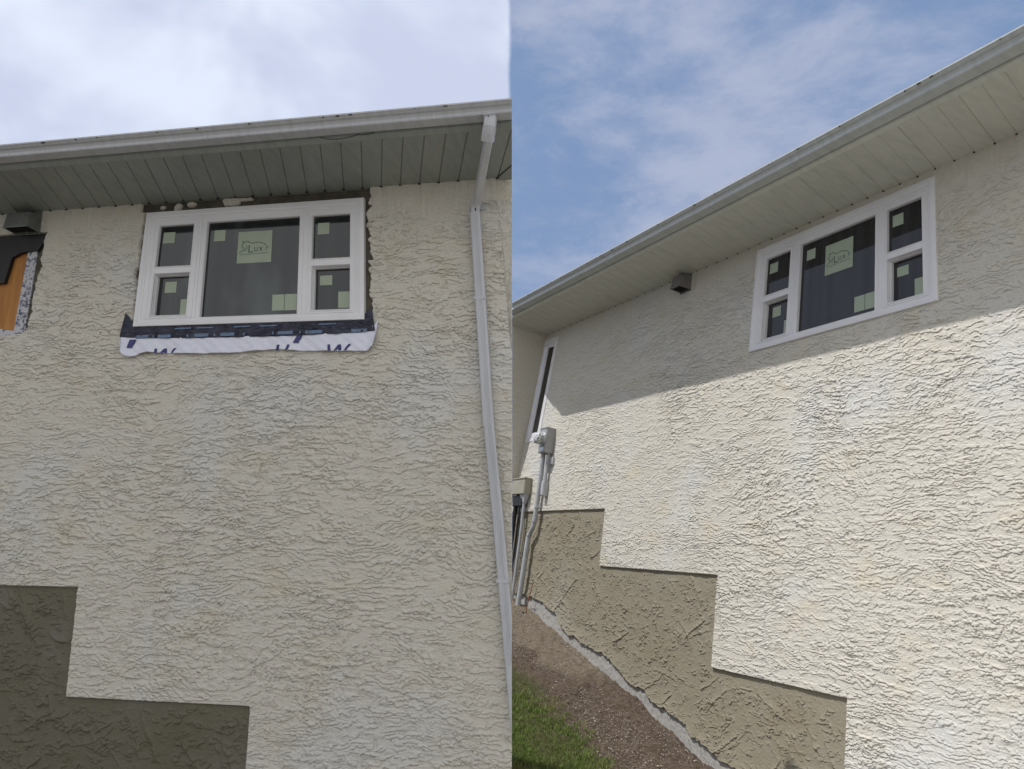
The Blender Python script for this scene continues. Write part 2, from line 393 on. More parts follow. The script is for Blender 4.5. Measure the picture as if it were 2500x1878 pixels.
def build_wall(th, side, u0, u1, v0, v1, seed, parg_mat, parg_label):
    rng = np.random.default_rng(seed); du, dv = .0060, .0035
    ua = axis(u0, u1, du, [-2.202, -.248, 1.218]); va = axis(v0, v1, dv, [-1.38, -2.005, -2.79, -3.58])
    U, V = np.meshgrid(ua, va); cell = (dv, du); F = lambda a, b: field(U.shape, cell, (a, b), rng)
    jag = F(.03, .03); jag2 = F(.1, .1)
    top = sstep(V + .07*jag2, 1.02, .70)                    # trowelled smooth under the eave
    smoothness = .18 + .82*top
    if side == 'R': smoothness *= .62 + .38*sstep(U + .25*jag2 - 1.2*np.clip(-V, -1, 1), -2.2, -.8)
    smoothness *= .72 + .28*sstep(F(.5, .5), -1., .4)
    if side == 'L': smoothness *= 1 - .9*((U > -.10) & (U < 2.01) & (V > -.20) & (V < .1))
    H, SAG = stucco_height(U, V, cell, rng, smoothness, 1.25 if side == 'L' else .95); H = H + .006
    # vertical trowel streaks right below the soffit
    H += .0016*F(.16, .018)*(1-top)
    cls = np.zeros(U.shape, int)
    pb = below_steps(U, V)
    hp, sp = parging_height(U, V, cell, rng, 1.7 if side == 'L' else 1.); hp = hp - .014
    edge = np.zeros(U.shape)
    cls[pb] = 1; H = np.where(pb, hp, H); SAG = np.where(pb, sp, SAG)
    if side == 'R':
        base = poly_u(U, [(-4.6, -2.42), (-3.67, -2.47), (-3.074, -2.556), (-2.95, -2.68), (-2.737, -2.783), (-2.316, -2.87), (-1.942, -2.923), (-1.668, -3.036), (-1.478, -3.124), (-1.226, -3.15), (-1.078, -3.203), (-.767, -3.265), (-.549, -3.305), (-.50, -3.36), (-.33, -3.40), (-.154, -3.44), (.6, -3.58), (4., -4.3)])
        jag2 = F(.22, .22); conc = V < base + .007*jag + .013*jag2
        cls[conc] = 2; H = np.where(conc, -.026 + .001*jag, H)
        lip = np.exp(-np.clip(V - base - .007*jag - .013*jag2, 0, 1)/.06)
        H = np.where(pb & ~conc, H + .014*lip, H)
    # around the new window
    if side == 'L':
        surr = (U > -.036 + .012*jag) & (U < 1.93 + .05*np.clip((.7-V)/.7, 0, 1) + .012*jag - (V > .7)*.022) & (V > -.05)
        surr |= (V > .98) & (U > -.06) & (U < 1.915)
        rem = np.zeros(U.shape, bool)                      # scraps of stucco left above the frame
        for cu, cv, ru, rv in ((.13, 1.015, .018, .016), (.27, 1.01, .026, .03), (.39, 1.025, .036, .022), (.74, 1.02, .085, .035), (.80, 1.035, .11, .012)):
            rem |= ((U-cu - .4*(V-cv))/ru)**2 + ((V-cv)/rv)**2 < 1 + .25*jag
        surr &= ~rem
        hole = (U > .02) & (U < 1.87) & (V > .02) & (V < .95)
        # rough opening at the left end
        ou = poly_u(V, [(.84, -.93), (.753, -.933), (.704, -.949), (.539, -.925), (.452, -.962), (.40, -.955), (.322, -.965), (.202, -.97), (.059, -.985), (-.003, -1.019), (-.016, -1.097)])
        op = (U < ou + .008*jag) & (V < .87) & (V > -.016 + .006*jag)
        surr |= op; hole |= (U < -1.02) & op & (V > -.005) & (V < .83)
        cls[surr & (cls == 0)] = 3; H = np.where(surr & ~pb, -.022 + .0006*jag, H); cls[hole] = -1
    else:
        hole = (U > .03) & (U < 1.85) & (V > .03) & (V < .95)
        cls[hole] = -1
        uc = -4.175 - .165*(1.066 - V); cls[U < uc - .004] = -1
        t_ = (V + .442)/1.42; nl = -4.405 + .24*t_; cls[(U > nl + .04) & (U < nl + .36) & (t_ > .04) & (t_ < .96)] = -1
        # caulk edge close to the frame
    SAG = np.where(cls >= 2, 0, SAG); same = np.zeros(U.shape, bool); same[1:] = cls[1:] == cls[:-1]; same[3:] &= cls[3:] == cls[:-3]
    pos = np.stack([U, V - np.where(same, SAG, 0), H], -1)
    Xw = th.fr.T[0] + th.fr.U[0]*U + th.fr.V[0]*V + th.fr.N[0]*H
    sg = -1 if side == 'L' else 1
    outside = sg*Xw < SEAM
    c = cell_class(cls)
    o4 = outside[:-1, :-1] & outside[1:, :-1] & outside[:-1, 1:] & outside[1:, 1:]; c[o4] = -1
    if side == 'L':
        uc = poly_u(V, [(1.06, 2.914), (.073, 3.014), (-3, 3.33)]); bad = (U > uc)
        pos[..., 0] = np.where(bad & ~outside, np.minimum(U, uc), U); c[bad[:-1, :-1] & bad[1:, :-1]] = -1
    fix = outside; pos[..., 0] = np.where(fix, U - (Xw - sg*SEAM)/th.fr.U[0], pos[..., 0])
    return grid_mesh({0: ('wall', M_CREAM, None), 1: ('parging', parg_mat, parg_label), 2: ('foundation', M_CONC, None), 3: ('sheathing', M_SHEATH, None)}, pos, c, th)

def patch_wall(th, name, corner, far, v0, v1, seed):
    """stucco strip between two lines corner(v), far(v) -> (u, w)"""
    rng = np.random.default_rng(seed); n = max(3, int(.6/.008)); va = np.arange(v0, v1, .0054); sa = np.linspace(0, 1, n)
    Sg, V = np.meshgrid(sa, va); c = np.array([corner(v) for v in va]); f = np.array([far(v) for v in va])
    H, SAG = stucco_height(Sg*.6, V, (.0054, .008), rng, .6 + 0*V)
    d = f - c; L = np.linalg.norm(d, axis=1)[:, None]; nrm = np.stack([-d[:, 1], d[:, 0]], -1)/np.maximum(L, 1e-4)
    if nrm[len(nrm)//2, 0]*0 + nrm[len(nrm)//2, 1] < 0: nrm = -nrm
    if th.fr is RF: nrm = np.where(nrm[:, :1] < 0, -nrm, nrm)
    U = c[:, 0:1] + d[:, 0:1]*Sg + nrm[:, 0:1]*H; Wd = c[:, 1:2] + d[:, 1:2]*Sg + nrm[:, 1:2]*H
    k = np.where(L[:-1] > .006, 0, -1)*np.ones((1, n-1), int)
    return grid_mesh({0: (name, M_CREAM, None)}, np.stack([U, V, Wd], -1), k.astype(int), th)

# ------------------------------------------------------------------ window (same design in both places)
WW, WH = 1.9, .98
OPEN = dict(centre=(.562, 1.362, .064, .862), lu=(.132, .441, .504, .856), ll=(.134, .441, .09, .440), ru=(1.471, 1.783, .503, .857), rl=(1.475, 1.783, .09, .441))
def logo(mb, u0, u1, v0, v1, w_):
    """animal outline with lettering on the big sheet (ink = material 1)"""
    X = lambda x: u0 + (x-982)/278*(u1-u0); Y = lambda y: v1 - (y-400)/256*(v1-v0)
    def stroke(ps, t):
        ps = [(X(a), Y(b)) for a, b in ps]
        for (a, b), (c, d) in zip(ps[:-1], ps[1:]):
            l = math.hypot(c-a, d-b) or 1; nx, ny = -(d-b)/l*t, (c-a)/l*t
            mb.add([(a-nx, b-ny, w_), (c-nx, d-ny, w_), (c+nx, d+ny, w_), (a+nx, b+ny, w_)], [(0, 1, 2, 3)], 1)
    def smooth(ps, n=5):
        r = []
        P = [ps[0]] + list(ps) + [ps[-1]]
        for i in range(1, len(P)-2):
            for k in range(n):
                t = k/n; p0, p1, p2, p3 = (np.array(P[i+j-1], float) for j in range(4))
                r.append(tuple(.5*((2*p1) + (-p0+p2)*t + (2*p0-5*p1+4*p2-p3)*t*t + (-p0+3*p1-3*p2+p3)*t**3)))
        return r + [ps[-1]]
    k = (u1-u0)/278*1.7
    stroke(smooth([(996, 572), (1008, 566), (1024, 552), (1040, 552), (1038, 536), (1020, 528), (1016, 512), (1026, 498), (1024, 478), (1036, 486), (1050, 482), (1066, 480), (1084, 492), (1104, 497), (1126, 494), (1150, 492), (1176, 498), (1200, 506), (1214, 520), (1222, 540), (1216, 552), (1208, 556)]), k*1.5)
    stroke(smooth([(1050, 520), (1060, 530), (1058, 545), (1048, 555)]), k*1.3)
    stroke(smooth([(1222, 540), (1232, 534), (1244, 536)]), k)
    stroke([(1000, 585), (1235, 577)], k*.5)
    for i in range(14): stroke([(1002+i*17, 590-i*.6), (1013+i*17, 590-i*.6)], k*.7)
    # letters L U X
    stroke([(1076, 512), (1076, 570), (1112, 567)], k*2.2)
    stroke(smooth([(1122, 530), (1122, 556), (1132, 563), (1143, 556), (1143, 530)]), k*1.7)
    stroke([(1160, 530), (1186, 562)], k*1.8); stroke([(1188, 528), (1160, 564)], k*1.5)

def build_window(th, quad, gl, label=None):
    wp = quadwarp(WW, WH, quad)
    m = MB()
    m.ring((0, WW, 0, WH), [(.002, -.03), (0, .022), (.003, .026), (.034, .028), (.038, .022), (.052, .021), (.056, .014), (.0562, .0139)])
    us = sorted({.056, .132, .134, .441, .562, 1.362, 1.471, 1.475, 1.783, WW-.056}); vs = sorted({.056, .064, .09, .44, .441, .503, .504, .856, .857, .862, WH-.056})
    for a, b in zip(us[:-1], us[1:]):
        for c, d in zip(vs[:-1], vs[1:]):
            mu, mv = (a+b)/2, (c+d)/2
            if any(r[0] < mu < r[1] and r[2] < mv < r[3] for r in OPEN.values()): continue
            m.add([(a, c, .014), (b, c, .014), (b, d, .014), (a, d, .014)], [(0, 1, 2, 3)])
    for k, r in OPEN.items():
        dp = {'centre': -.012, 'lu': -.012, 'ru': -.012}.get(k, -.045)
        e = .012
        m.ring((r[0]-e, r[1]+e, r[2]-e, r[3]+e), [(0, .0141), (.002, .019), (.008, .020), (.0118, .015), (.0122, dp)])
        if dp < -.03: m.ring((r[0]-.001, r[1]+.001, r[2]-.001, r[3]+.001), [(0, -.004), (.004, -.004), (.0045, -.020), (.010, -.020), (.0105, dp-.002)])
    for r in ((.086, .492, .046+.016, .905), (1.432, 1.828, .062, .905)):     # seams round the side sashes
        m.ring(r, [(0, .0143), (.001, .0185), (.010, .0185), (.012, .0144)])
    for u in (.5205, 1.398): m.box(u-.0015, u+.0015, .06, .92, .0141, .0185)
    win = m.build('window', M_VINYL, th, warp=wp, label=label)
    P = th.conv
    def sub(name, mb, mats, lab=None):
        o = mb.build(name, mats, th, warp=wp, parent=win, label=lab); return o
    for k, r in OPEN.items():
        dp = {'centre': -.012, 'lu': -.012, 'ru': -.012}.get(k, -.045)
        g = MB(); g.box(r[0]-.004, r[1]+.004, r[2]-.004, r[3]+.004, dp-.02, dp-.001); sub('pane', g, gl)
    t = lambda a, b, c, d, dp: (lambda g: (g.box(a, b, c, d, dp+.0005, dp+.0016), g)[1])(MB())
    for a, b, c, d, dp in ((.159, .262, .713, .808, -.012), (.199, .299, .297, .390, -.045), (.350, .4385, .107, .237, -.045), (.614, .711, .705, .799, -.012), (1.146, 1.244, .104, .233, -.012),
                           (1.249, 1.348, .103, .234, -.012), (1.504, 1.601, .712, .806, -.012), (1.517, 1.617, .305, .383, -.045), (1.668, 1.765, .117, .248, -.045)):
        sub('sticker', t(a, b, c, d, dp-.001), M_STK)
    g = t(.827, 1.119, .506, .772, -.013); logo(g, .827, 1.119, .506, .772, -.0105)
    sub('printed_sticker', g, [M_STK, M_STK_INK], 'large pale green sticker printed with an animal outline and LUX')
    return win

# ------------------------------------------------------------------ the two houses
def eave(th, side, u0, u1, vf, vso, vtop, mg):
    clip = -1 if side == 'L' else 1; sk = .36 if side == 'L' else .30
    # soffit: boards with grooves, laid slightly oblique; prof runs along u, swept along w
    m = MB(); pitch = .1535; n0 = int(math.floor(u0/pitch)) - 3; n1 = int(math.ceil(u1/pitch)) + 1
    off = .323 - 2*pitch if side == 'L' else .345 - 2*pitch
    ws = [-.03, .0, .16, .33, .5, .652]
    vv = lambda w_: 1.055 + (vso - 1.055)*w_/.65
    for k in range(n0, n1):
        a = off + k*pitch; deep = .008 if (k % 3 == 2 or side == 'L') else .005; gw = .0055 if (k % 3 == 2 or side == 'L') else .004
        cs = [(0, 0), (.012, 0), (.014, 0), (pitch-gw*2, 0), (pitch-gw, deep), (pitch-gw*.3, deep), (pitch, 0)]
        vs = []
        for w_ in ws: vs += [(a + c[0] + sk*w_, vv(w_) + c[1], w_) for c in cs]
        nn = len(cs); m.add(vs, [(i*nn+j, i*nn+j+1, (i+1)*nn+j+1, (i+1)*nn+j) for i in range(len(ws)-1) for j in range(nn-1)])
        # open corrugation end against the wall
        ug = a + pitch - gw*.6
        sz = .010 if side == 'L' else .006; m.box(ug-sz, ug+sz, 1.048, 1.0545, .006, .016, 1)
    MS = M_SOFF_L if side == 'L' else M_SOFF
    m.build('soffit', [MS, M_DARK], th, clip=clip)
    # fascia strip and its J trim
    m = MB()
    m.extrude_u([(.650, vso-.004), (.662, vso-.004), (.688, vf-.014), (.688, vf-.006), (.640, vso+.02)], u0, u1, 0, True)
    m.extrude_u([(.672, vf-.006), (.691, vf-.006), (.691, vf+.10), (.672, vf+.10)], u0, u1, 0, True)
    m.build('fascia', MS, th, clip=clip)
    m = MB(); g = vtop
    pr = [(.694, vf+.004), (.70, vf), (.778, vf+.006), (.786, vf+.003), (.791, vf+.009), (.789, vf+.016), (.790, vf+.030), (.800, vf+.048), (.815, g-.026), (.827, g-.014), (.829, g-.012), (.834, g-.010), (.835, g), (.826, g+.001), (.824, g-.006), (.81, g-.02), (.78, vf+.03), (.70, vf+.012), (.697, g-.01), (.694, g-.01)]
    m.extrude_u(pr, u0, u1, 0, True, nseg=1); 
    rr = random.Random(5)
    u = u0 + .4
    while u < u1:                                  # drips of dirt and hanger tips on the lip
        l = rr.uniform(.006, .03)
        m.box(u, u+l, g-.0135 - rr.uniform(0, .006), g-.0095, .8295, .8352, 1); u += rr.uniform(.08, .75)
    m.build('gutter', [mg, M_DARK], th, clip=clip)
    # low roof behind the gutter
    m = MB()
    back = -.55 if side == 'L' else -3.2; rise = .10
    m.extrude_u([(.76, g-.004), (.76, g+.008 - .03), (.69, g-.02), (-.25, g+.12), (back, g+.02 if side == 'L' else g+.55), (back, g+.06 if side == 'L' else g+.60), (-.25, g+.17), (.66, g+.012)], u0, u1, 0, True)
    m.build('roof', M_SHINGLE, th, clip=clip)

BEF = Thing('house', 'cream stucco house in shade with a white downspout, dark window tape and wet grey parging', 'house', LF, (0, -3.5, 0))
build_wall(BEF, 'L', -2.5, 3.15, -3.56, 1.075, 11, M_PARG_WET, 'fresh dark grey parging in steps')
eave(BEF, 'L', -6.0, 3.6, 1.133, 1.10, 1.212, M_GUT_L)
def seam_u(fr, v, w_, s): return (s*SEAM - fr.T[0] - fr.V[0]*v - fr.N[0]*w_)/fr.U[0]
ucL = lambda v: float(np.interp(v, [-3, .073, 1.06], [3.33, 3.014, 2.914]))
def farL(v):
    w_ = -.05*max(0., (v + .35)/1.4); return (seam_u(LF, v, w_, -1), w_)
patch_wall(BEF, 'side_wall', lambda v: (min(ucL(v), seam_u(LF, v, 0, -1)) - .014, -.004), lambda v: farL(v) if seam_u(LF, v, 0, -1) > ucL(v) else (seam_u(LF, v, 0, -1), 0), -.42, 1.07, 5)
build_window(BEF, [(-.010, .007), (1.928, -.013), (1.876, .968), (.007, .968)], M_GLASS_L)
m = MB(); m.box(-2.5, 2.86, -3.6, 1.05, -.34, -.06); m.build('wall_core', M_SHEATH, BEF, clip=-1)
# soffit corner seam
m = MB(); m.tube([(2.915, 1.05, .003), (3.02, 1.062, .12), (3.2, 1.08, .33)], .004, 6); m.build('soffit_seam', M_DARK, BEF, clip=-1)
# rough opening at the left end
m = MB(); m.box(-2.5, -1.09, -.03, .75, -.050, -.035); m.build('plywood_panel', M_WOOD, BEF)
m = MB()
Q = [(-1.127, -.016), (-1.022, .003), (-.997, .712), (-1.088, .728)]
m.hexa([(*q, -.034) for q in Q], [(*q, -.010) for q in Q])
for v in (.33, .17, -.0): m.box(-1.118, -1.012, v, v+.003, -.0102, -.0085, 1)
m.hexa([(-1.6, -.10, -.034), (-1.1, -.022, -.034), (-1.0, .004, -.034), (-1.6, .10, -.034)], [(-1.6, -.10, -.012), (-1.1, -.022, -.012), (-1.0, .004, -.012), (-1.6, .10, -.012)])
m.build('jamb_wrap', [M_JAMBWRAP, M_DARK], BEF)
m = MB(); QB = [(-2.5, .42), (-1.27, .44), (-1.225, .66), (-1.14, .70), (-.985, .705), (-.94, .78), (-.935, .845), (-2.5, .86)]  # membrane outline; its drop at lower left stands in for shadow on the board
k = len(QB); m.add([(*q, -.03) for q in QB] + [(*q, .004) for q in QB], [tuple(range(k))[::-1], tuple(range(k, 2*k))] + [(i, (i+1) % k, k+(i+1) % k, k+i) for i in range(k)])
m.build('head_membrane_and_shade', M_BLACK, BEF)
def hood(th, u0, u1, v0, v1, dep, mt, lab):
    m = MB()
    m.box(u0-.02, u1+.004, v0-.01, v1+.012, .0, .012, 0, .003)
    t = .006; vt = v1 - .02
    # tapered cap, open towards the ground
    F0 = [(u0, vt, .012), (u1, vt, .012), (u1, v0, .012), (u0, v0, .012)]
    a = [(u0+.01, vt-.025, dep*.86), (u1-.012, vt-.025, dep*.86), (u1-.004, v0+.004, dep), (u0+.004, v0+.004, dep)]
    m.add(F0 + a, [(0, 1, 5, 4), (4, 5, 6, 7), (1, 2, 6, 5), (3, 0, 4, 7)])
    m.ring((u0+.004, u1-.004, 0, 1), [(0, 0)], 0) if False else None
    m.add([(u0+.006, v0+.012, .014), (u1-.006, v0+.012, .014), (u1-.010, v0+.016, dep-.006), (u0+.010, v0+.016, dep-.006)], [(0, 1, 2, 3)], 1)
    for k in range(1, 6):
        z = .014 + (dep-.02)*k/6; m.box(u0+.01, u1-.01, v0+.006, v0+.0118, z, z+.004, 1)
    m.box(u0+.004, u1-.004, v0+.001, v0+.012, dep-.004, dep+.003, 0)
    m.build('vent_hood', [mt, M_DARK], th, label=lab)
hood(BEF, -1.22, -.985, .862, 1.045, .15, M_HOOD, None)
# downspout
def spout():
    m = MB(); W2, D2 = .039, .028
    ctr = [(3.035, 1.135, .742), (3.037, 1.10, .765), (3.034, 1.06, .765), (3.022, 1.02, .745), (3.010, .985, .715)]
    cc = np.array(ctr); tt = np.linspace(0, len(cc)-1, 15); ctr = [tuple(np.interp(t_, range(len(cc)), cc[:, k]) for k in range(3)) for t_ in tt]
    m.tube(ctr, 1, 20, flat=(.041, .034)); m.tube([(3.030, 1.150, .775), (3.036, 1.128, .790)], 1, 20, flat=(.041, .012))
    m.tube([(3.018, 1.0, .722), (2.90, .925, .39), (2.785, .845, .065)], 1, 20, flat=(.036, .027))
    m.tube([(2.795, .86, .085), (2.772, .80, .048), (2.772, .74, .046)], 1, 20, flat=(.033, .023))
    m.tube([(2.770, .762, .048), (2.894, -.713, .048), (2.905, -.84, .048)], 1, 24, flat=(W2, D2))
    m.tube([(2.9045, -.83, .048), (2.981, -1.475, .048), (3.083, -2.438, .048), (3.2, -3.5, .048)], 1, 24, flat=(W2-.0015, D2-.0015))
    for dx in (-.018, 0, .018):
        m.tube([(2.770+dx, .755, .076), (2.894+dx, -.713, .076), (2.981+dx, -1.475, .076), (3.083+dx, -2.438, .076)], .0035, 6)
    for v in (.83,):
        m.box(2.715, 2.85, v-.022, v+.012, .003, .02)
    u = lambda v: float(np.interp(v, [-2.438, -1.475, -.713, .755], [3.083, 2.981, 2.894, 2.770]))
    for v in (.10, -1.9): m.box(u(v)-.043, u(v)+.043, v-.012, v+.012, .018, .079)
    m.build('downspout', M_SPOUT, BEF, clip=-1, smooth=False)
    m = MB(); m.box(2.7755, 2.7835, .775, .83, .068, .0735); m.build('spout_strap', M_DARK, BEF)
    m = MB(); m.tube([(3.03, 1.118, .797), (3.031, 1.117, .803)], .004, 8); m.build('screw', M_DARK, BEF)
spout()

# tape and wrap hanging out below the left window
TP = Thing('flashing_strip', 'dark tape over white wrap with cut navy letters, hanging below the shaded window', 'window flashing', LF, (1, -.24, .0))
rng = np.random.default_rng(3)
def sheet(th, name, top, bot, mt, wfun, nu=140, nv=10, extra=None, par=None):
    us0 = np.linspace(0, 1, nu); pos = np.zeros((nv, nu, 3))
    tu, tv = np.array(top).T; bu, bv = np.array(bot).T
    ts = np.linspace(0, 1, len(tu)); bs = np.linspace(0, 1, len(bu))
    A = np.stack([np.interp(us0, (tu-tu[0])/(tu[-1]-tu[0]), tu), np.interp(us0, (tu-tu[0])/(tu[-1]-tu[0]), tv)], -1)
    B = np.stack([np.interp(us0, (bu-bu[0])/(bu[-1]-bu[0]), bu), np.interp(us0, (bu-bu[0])/(bu[-1]-bu[0]), bv)], -1)
    m = MB(); vs = []; 
    for s_ in (0, .0015):
        for j in range(nv):
            t_ = j/(nv-1)
            for i in range(nu):
                p = A[i]*(1-t_) + B[i]*t_; vs.append((p[0], p[1], wfun(p[0], p[1], t_) + s_))
    n = nu*nv; fs = []
    for o_ in (0, n): fs += [(o_+j*nu+i, o_+j*nu+i+1, o_+(j+1)*nu+i+1, o_+(j+1)*nu+i) for j in range(nv-1) for i in range(nu-1)]
    fs += [(i, i+1, n+i+1, n+i) for i in range(nu-1)] + [((nv-1)*nu+i, (nv-1)*nu+i+1, n+(nv-1)*nu+i+1, n+(nv-1)*nu+i) for i in range(nu-1)]
    fs += [(j*nu, (j+1)*nu, n+(j+1)*nu, n+j*nu) for j in range(nv-1)] + [(j*nu+nu-1, (j+1)*nu+nu-1, n+(j+1)*nu+nu-1, n+j*nu+nu-1) for j in range(nv-1)]
    m.add(vs, fs)
    if extra: extra(m)
    return m
cr = [rng.uniform(0, 6.28, 6) for _ in range(3)]
def crinkle(u, v): return .0022*math.sin(31*u + 14*v + cr[0][0]) + .0018*math.sin(57*u - 40*v + cr[0][1]) + .0012*math.sin(90*u + 77*v)
wt = lambda u, v, t_: .013 + .004*t_ + crinkle(u, v) + .006*max(0, (-.05-u)*8) + .004*max(0, (u-1.95)*8)
def marks(m):
    for a, b in ((.03, .14), (.22, .335), (.535, .655), (.755, .875), (1.235, 1.36), (1.475, 1.60), (1.83, 1.955)):
        m.box(a, b, -.092 + .0 - .01*a, -.066 - .01*a, .021, .0222, 1)
        m.box(a+.33, a+.47, -.028 - .01*a, -.018 - .01*a, .019, .0205, 1) if a < 1.3 else None
    r2 = random.Random(2)
    for a in (.175, .47, .70, .95, 1.19, 1.41, 1.46): m.box(a, a+.014, -.09-.01*a, -.068-.01*a, .021, .0222, 1)
m = sheet(TP, 'tape', [(-.095, .125), (-.045, .085), (-.02, .04), (1.93, .03), (1.955, .068), (1.985, .060)], [(-.118, -.072), (.1, -.09), (.47, -.103), (1.293, -.117), (1.9, -.112), (2.015, -.10)], M_TAPE, wt, extra=marks)
m.build('tape', [M_TAPE, M_TAPE_MARK], TP, smooth=False)
wf = lambda u, v, t_: .012 + .020*t_*t_ + crinkle(u*.7, v)*(1+2*t_) + (.018*t_ if u < .05 or u > 1.97 else 0)*math.sin(min(1, max(0, (abs(u-1)-.95)*12))*1.5) + .0045*math.sin(9*u + 2*math.sin(3*u))*t_
bot = [(-.094, -.12), (-.088, -.19), (-.06, -.222), (-.03, -.238), (-.001, -.243), (.03, -.238), (.072, -.226), (.11, -.214), (.145, -.207), (.2, -.212), (.3, -.222), (.495, -.229), (.6, -.235), (.755, -.236), (.87, -.238), (.99, -.231), (1.1, -.226), (1.24, -.220), (1.33, -.23), (1.47, -.242), (1.6, -.246), (1.7, -.252), (1.85, -.254), (1.957, -.263), (1.985, -.25), (2.012, -.215), (2.032, -.14), (2.033, -.11)]
topw = [(-.116, -.066), (.1, -.084), (.47, -.097), (1.293, -.111), (1.9, -.106), (2.0, -.06), (2.034, -.02)]
m = sheet(TP, 'building_wrap', topw, bot, M_WRAP, wf, 200, 14)
m.build('building_wrap', M_WRAP, TP, smooth=True)
# printed letters, cut off by the lower edge of the wrap
def text_cut(s_, size, u, v, botpts, shear, wv):
    cu = bpy.data.curves.new('t', 'FONT'); cu.body = s_; cu.size = size; cu.shear = shear; cu.offset = size*.018
    to = bpy.data.objects.new('t', cu); COL.objects.link(to); bpy.context.view_layer.update()
    me = bpy.data.meshes.new_from_object(to.evaluated_get(bpy.context.evaluated_depsgraph_get())); bpy.data.objects.remove(to)
    bm = bmesh.new(); bm.from_mesh(me)
    lo = float(np.interp(u + size, [p[0] for p in botpts], [p[1] for p in botpts])) + .004
    bmesh.ops.bisect_plane(bm, geom=bm.verts[:]+bm.edges[:]+bm.faces[:], plane_co=Vector((0, lo-v, 0)), plane_no=Vector((0, -1, 0)), clear_outer=True)
    bmesh.ops.triangulate(bm, faces=bm.faces[:])
    bmesh.ops.subdivide_edges(bm, edges=bm.edges[:], cuts=1)
    vs = [(p.co.x + u, p.co.y + v, wv(p.co.x + u, p.co.y + v)) for p in bm.verts]; fs = [tuple(q.index for q in f.verts) for f in bm.faces]
    bm.free(); return vs, fs
def wl(u, v):
    b = float(np.interp(u, [p[0] for p in bot], [p[1] for p in bot])); tp = float(np.interp(u, [p[0] for p in topw], [p[1] for p in topw]))
    return wf(u, v, min(1, max(0, (tp-v)/(tp-b)))) + .0045
for s_, u in (('H', 1.205), ('W', 1.63), ('W', .185)):
    m = MB(); vs, fs = text_cut(s_, .17, u, -.318 if u > 1.5 else (-.305 if u > 1 else -.299), bot, .2, wl); m.add(vs, fs); m.build('letter', M_INK, TP)
for q in ([(-.028, -.098), (.031, -.1), (.012, -.169), (-.037, -.167)], [(1.391, -.118), (1.435, -.118), (1.411, -.176), (1.366, -.174)]):
    m = MB(); m.add([(*p, wl(*p)+.004) for p in q] + [(*p, wl(*p)-.003) for p in q], [(0, 1, 2, 3), (4, 5, 6, 7)]); m.build('printed_stroke', M_INK, TP)

# loop of thin cable under the soffit
m = MB(); pts = [(1.80, 1.128, .69), (1.86, 1.105, .70), (1.93, 1.093, .71), (1.99, 1.096, .71), (2.05, 1.112, .70), (2.09, 1.128, .69)]
CB = Thing('cable', 'thin loop of cable hanging from the gutter over the left window', 'cable', LF, (1.95, 1.09, .7))
m.tube(pts, .0025, 6); m.tube([(2.10, 1.118, .70), (2.13, 1.108, .71), (2.17, 1.112, .71), (2.2, 1.125, .70)], .0025, 6); m.build('wire', M_DARK, CB)

AFT = Thing('house', 'sunlit cream stucco house with tan stepped parging, a grey meter and lawn at its foot', 'house', RF, (0, -3.5, 0))
build_wall(AFT, 'R', -4.95, 3.3, -4.25, 1.075, 23, M_PARG_DRY, 'tan parging in three steps along the slope')
eave(AFT, 'R', -5.6, 3.5, 1.100, 1.072, 1.178, M_GUT_R)
ucR = lambda v: -4.175 - .165*(1.066 - v)
def farR(v):
    X = RF.w(ucR(v), v, 0)[0]; w_ = max(.0, (X - SEAM)/.88822); return (ucR(v), w_)
patch_wall(AFT, 'side_wall', lambda v: (ucR(v), 0), farR, -2.0, 1.075, 8)
build_window(AFT, [(-.012, -.002), (1.913, .005), (1.875, .992), (.013, .987)], M_GLASS_R)
m = MB(); m.box(-4.1, 3.3, -4.4, 1.05, -.5, -.09); m.build('wall_core', M_CONC, AFT, clip=1)
# narrow window by the inner corner
def narrow(th):
    W_, H_ = .37, 1.41; wp = quadwarp(W_, H_, [(-4.405, -.442), (-4.0, -.428), (-3.788, .967), (-4.165, .985)])
    m = MB(); m.ring((0, W_, 0, H_), [(.001, -.02), (0, .012), (.003, .015), (.034, .016), (.037, .011), (.055, .011), (.058, .014), (.070, .014)])
    for a, b, c, d in ((.070, .140, .070, H_-.07), (.292, W_-.070, .070, H_-.07), (.140, .292, .070, .115), (.140, .292, H_-.125, H_-.07)): m.box(a, b, c, d, -.02, .010)
    win = m.build('window', M_VINYL, th, warp=wp)
    m = MB(); m.box(.138, .294, .11, H_-.12, -.03, .0); m.build('pane', M_GLASS_R, th, warp=wp, parent=win)
narrow(AFT)
hood(AFT, -1.135, -.975, .872, 1.05, .155, M_HOOD_R, None)

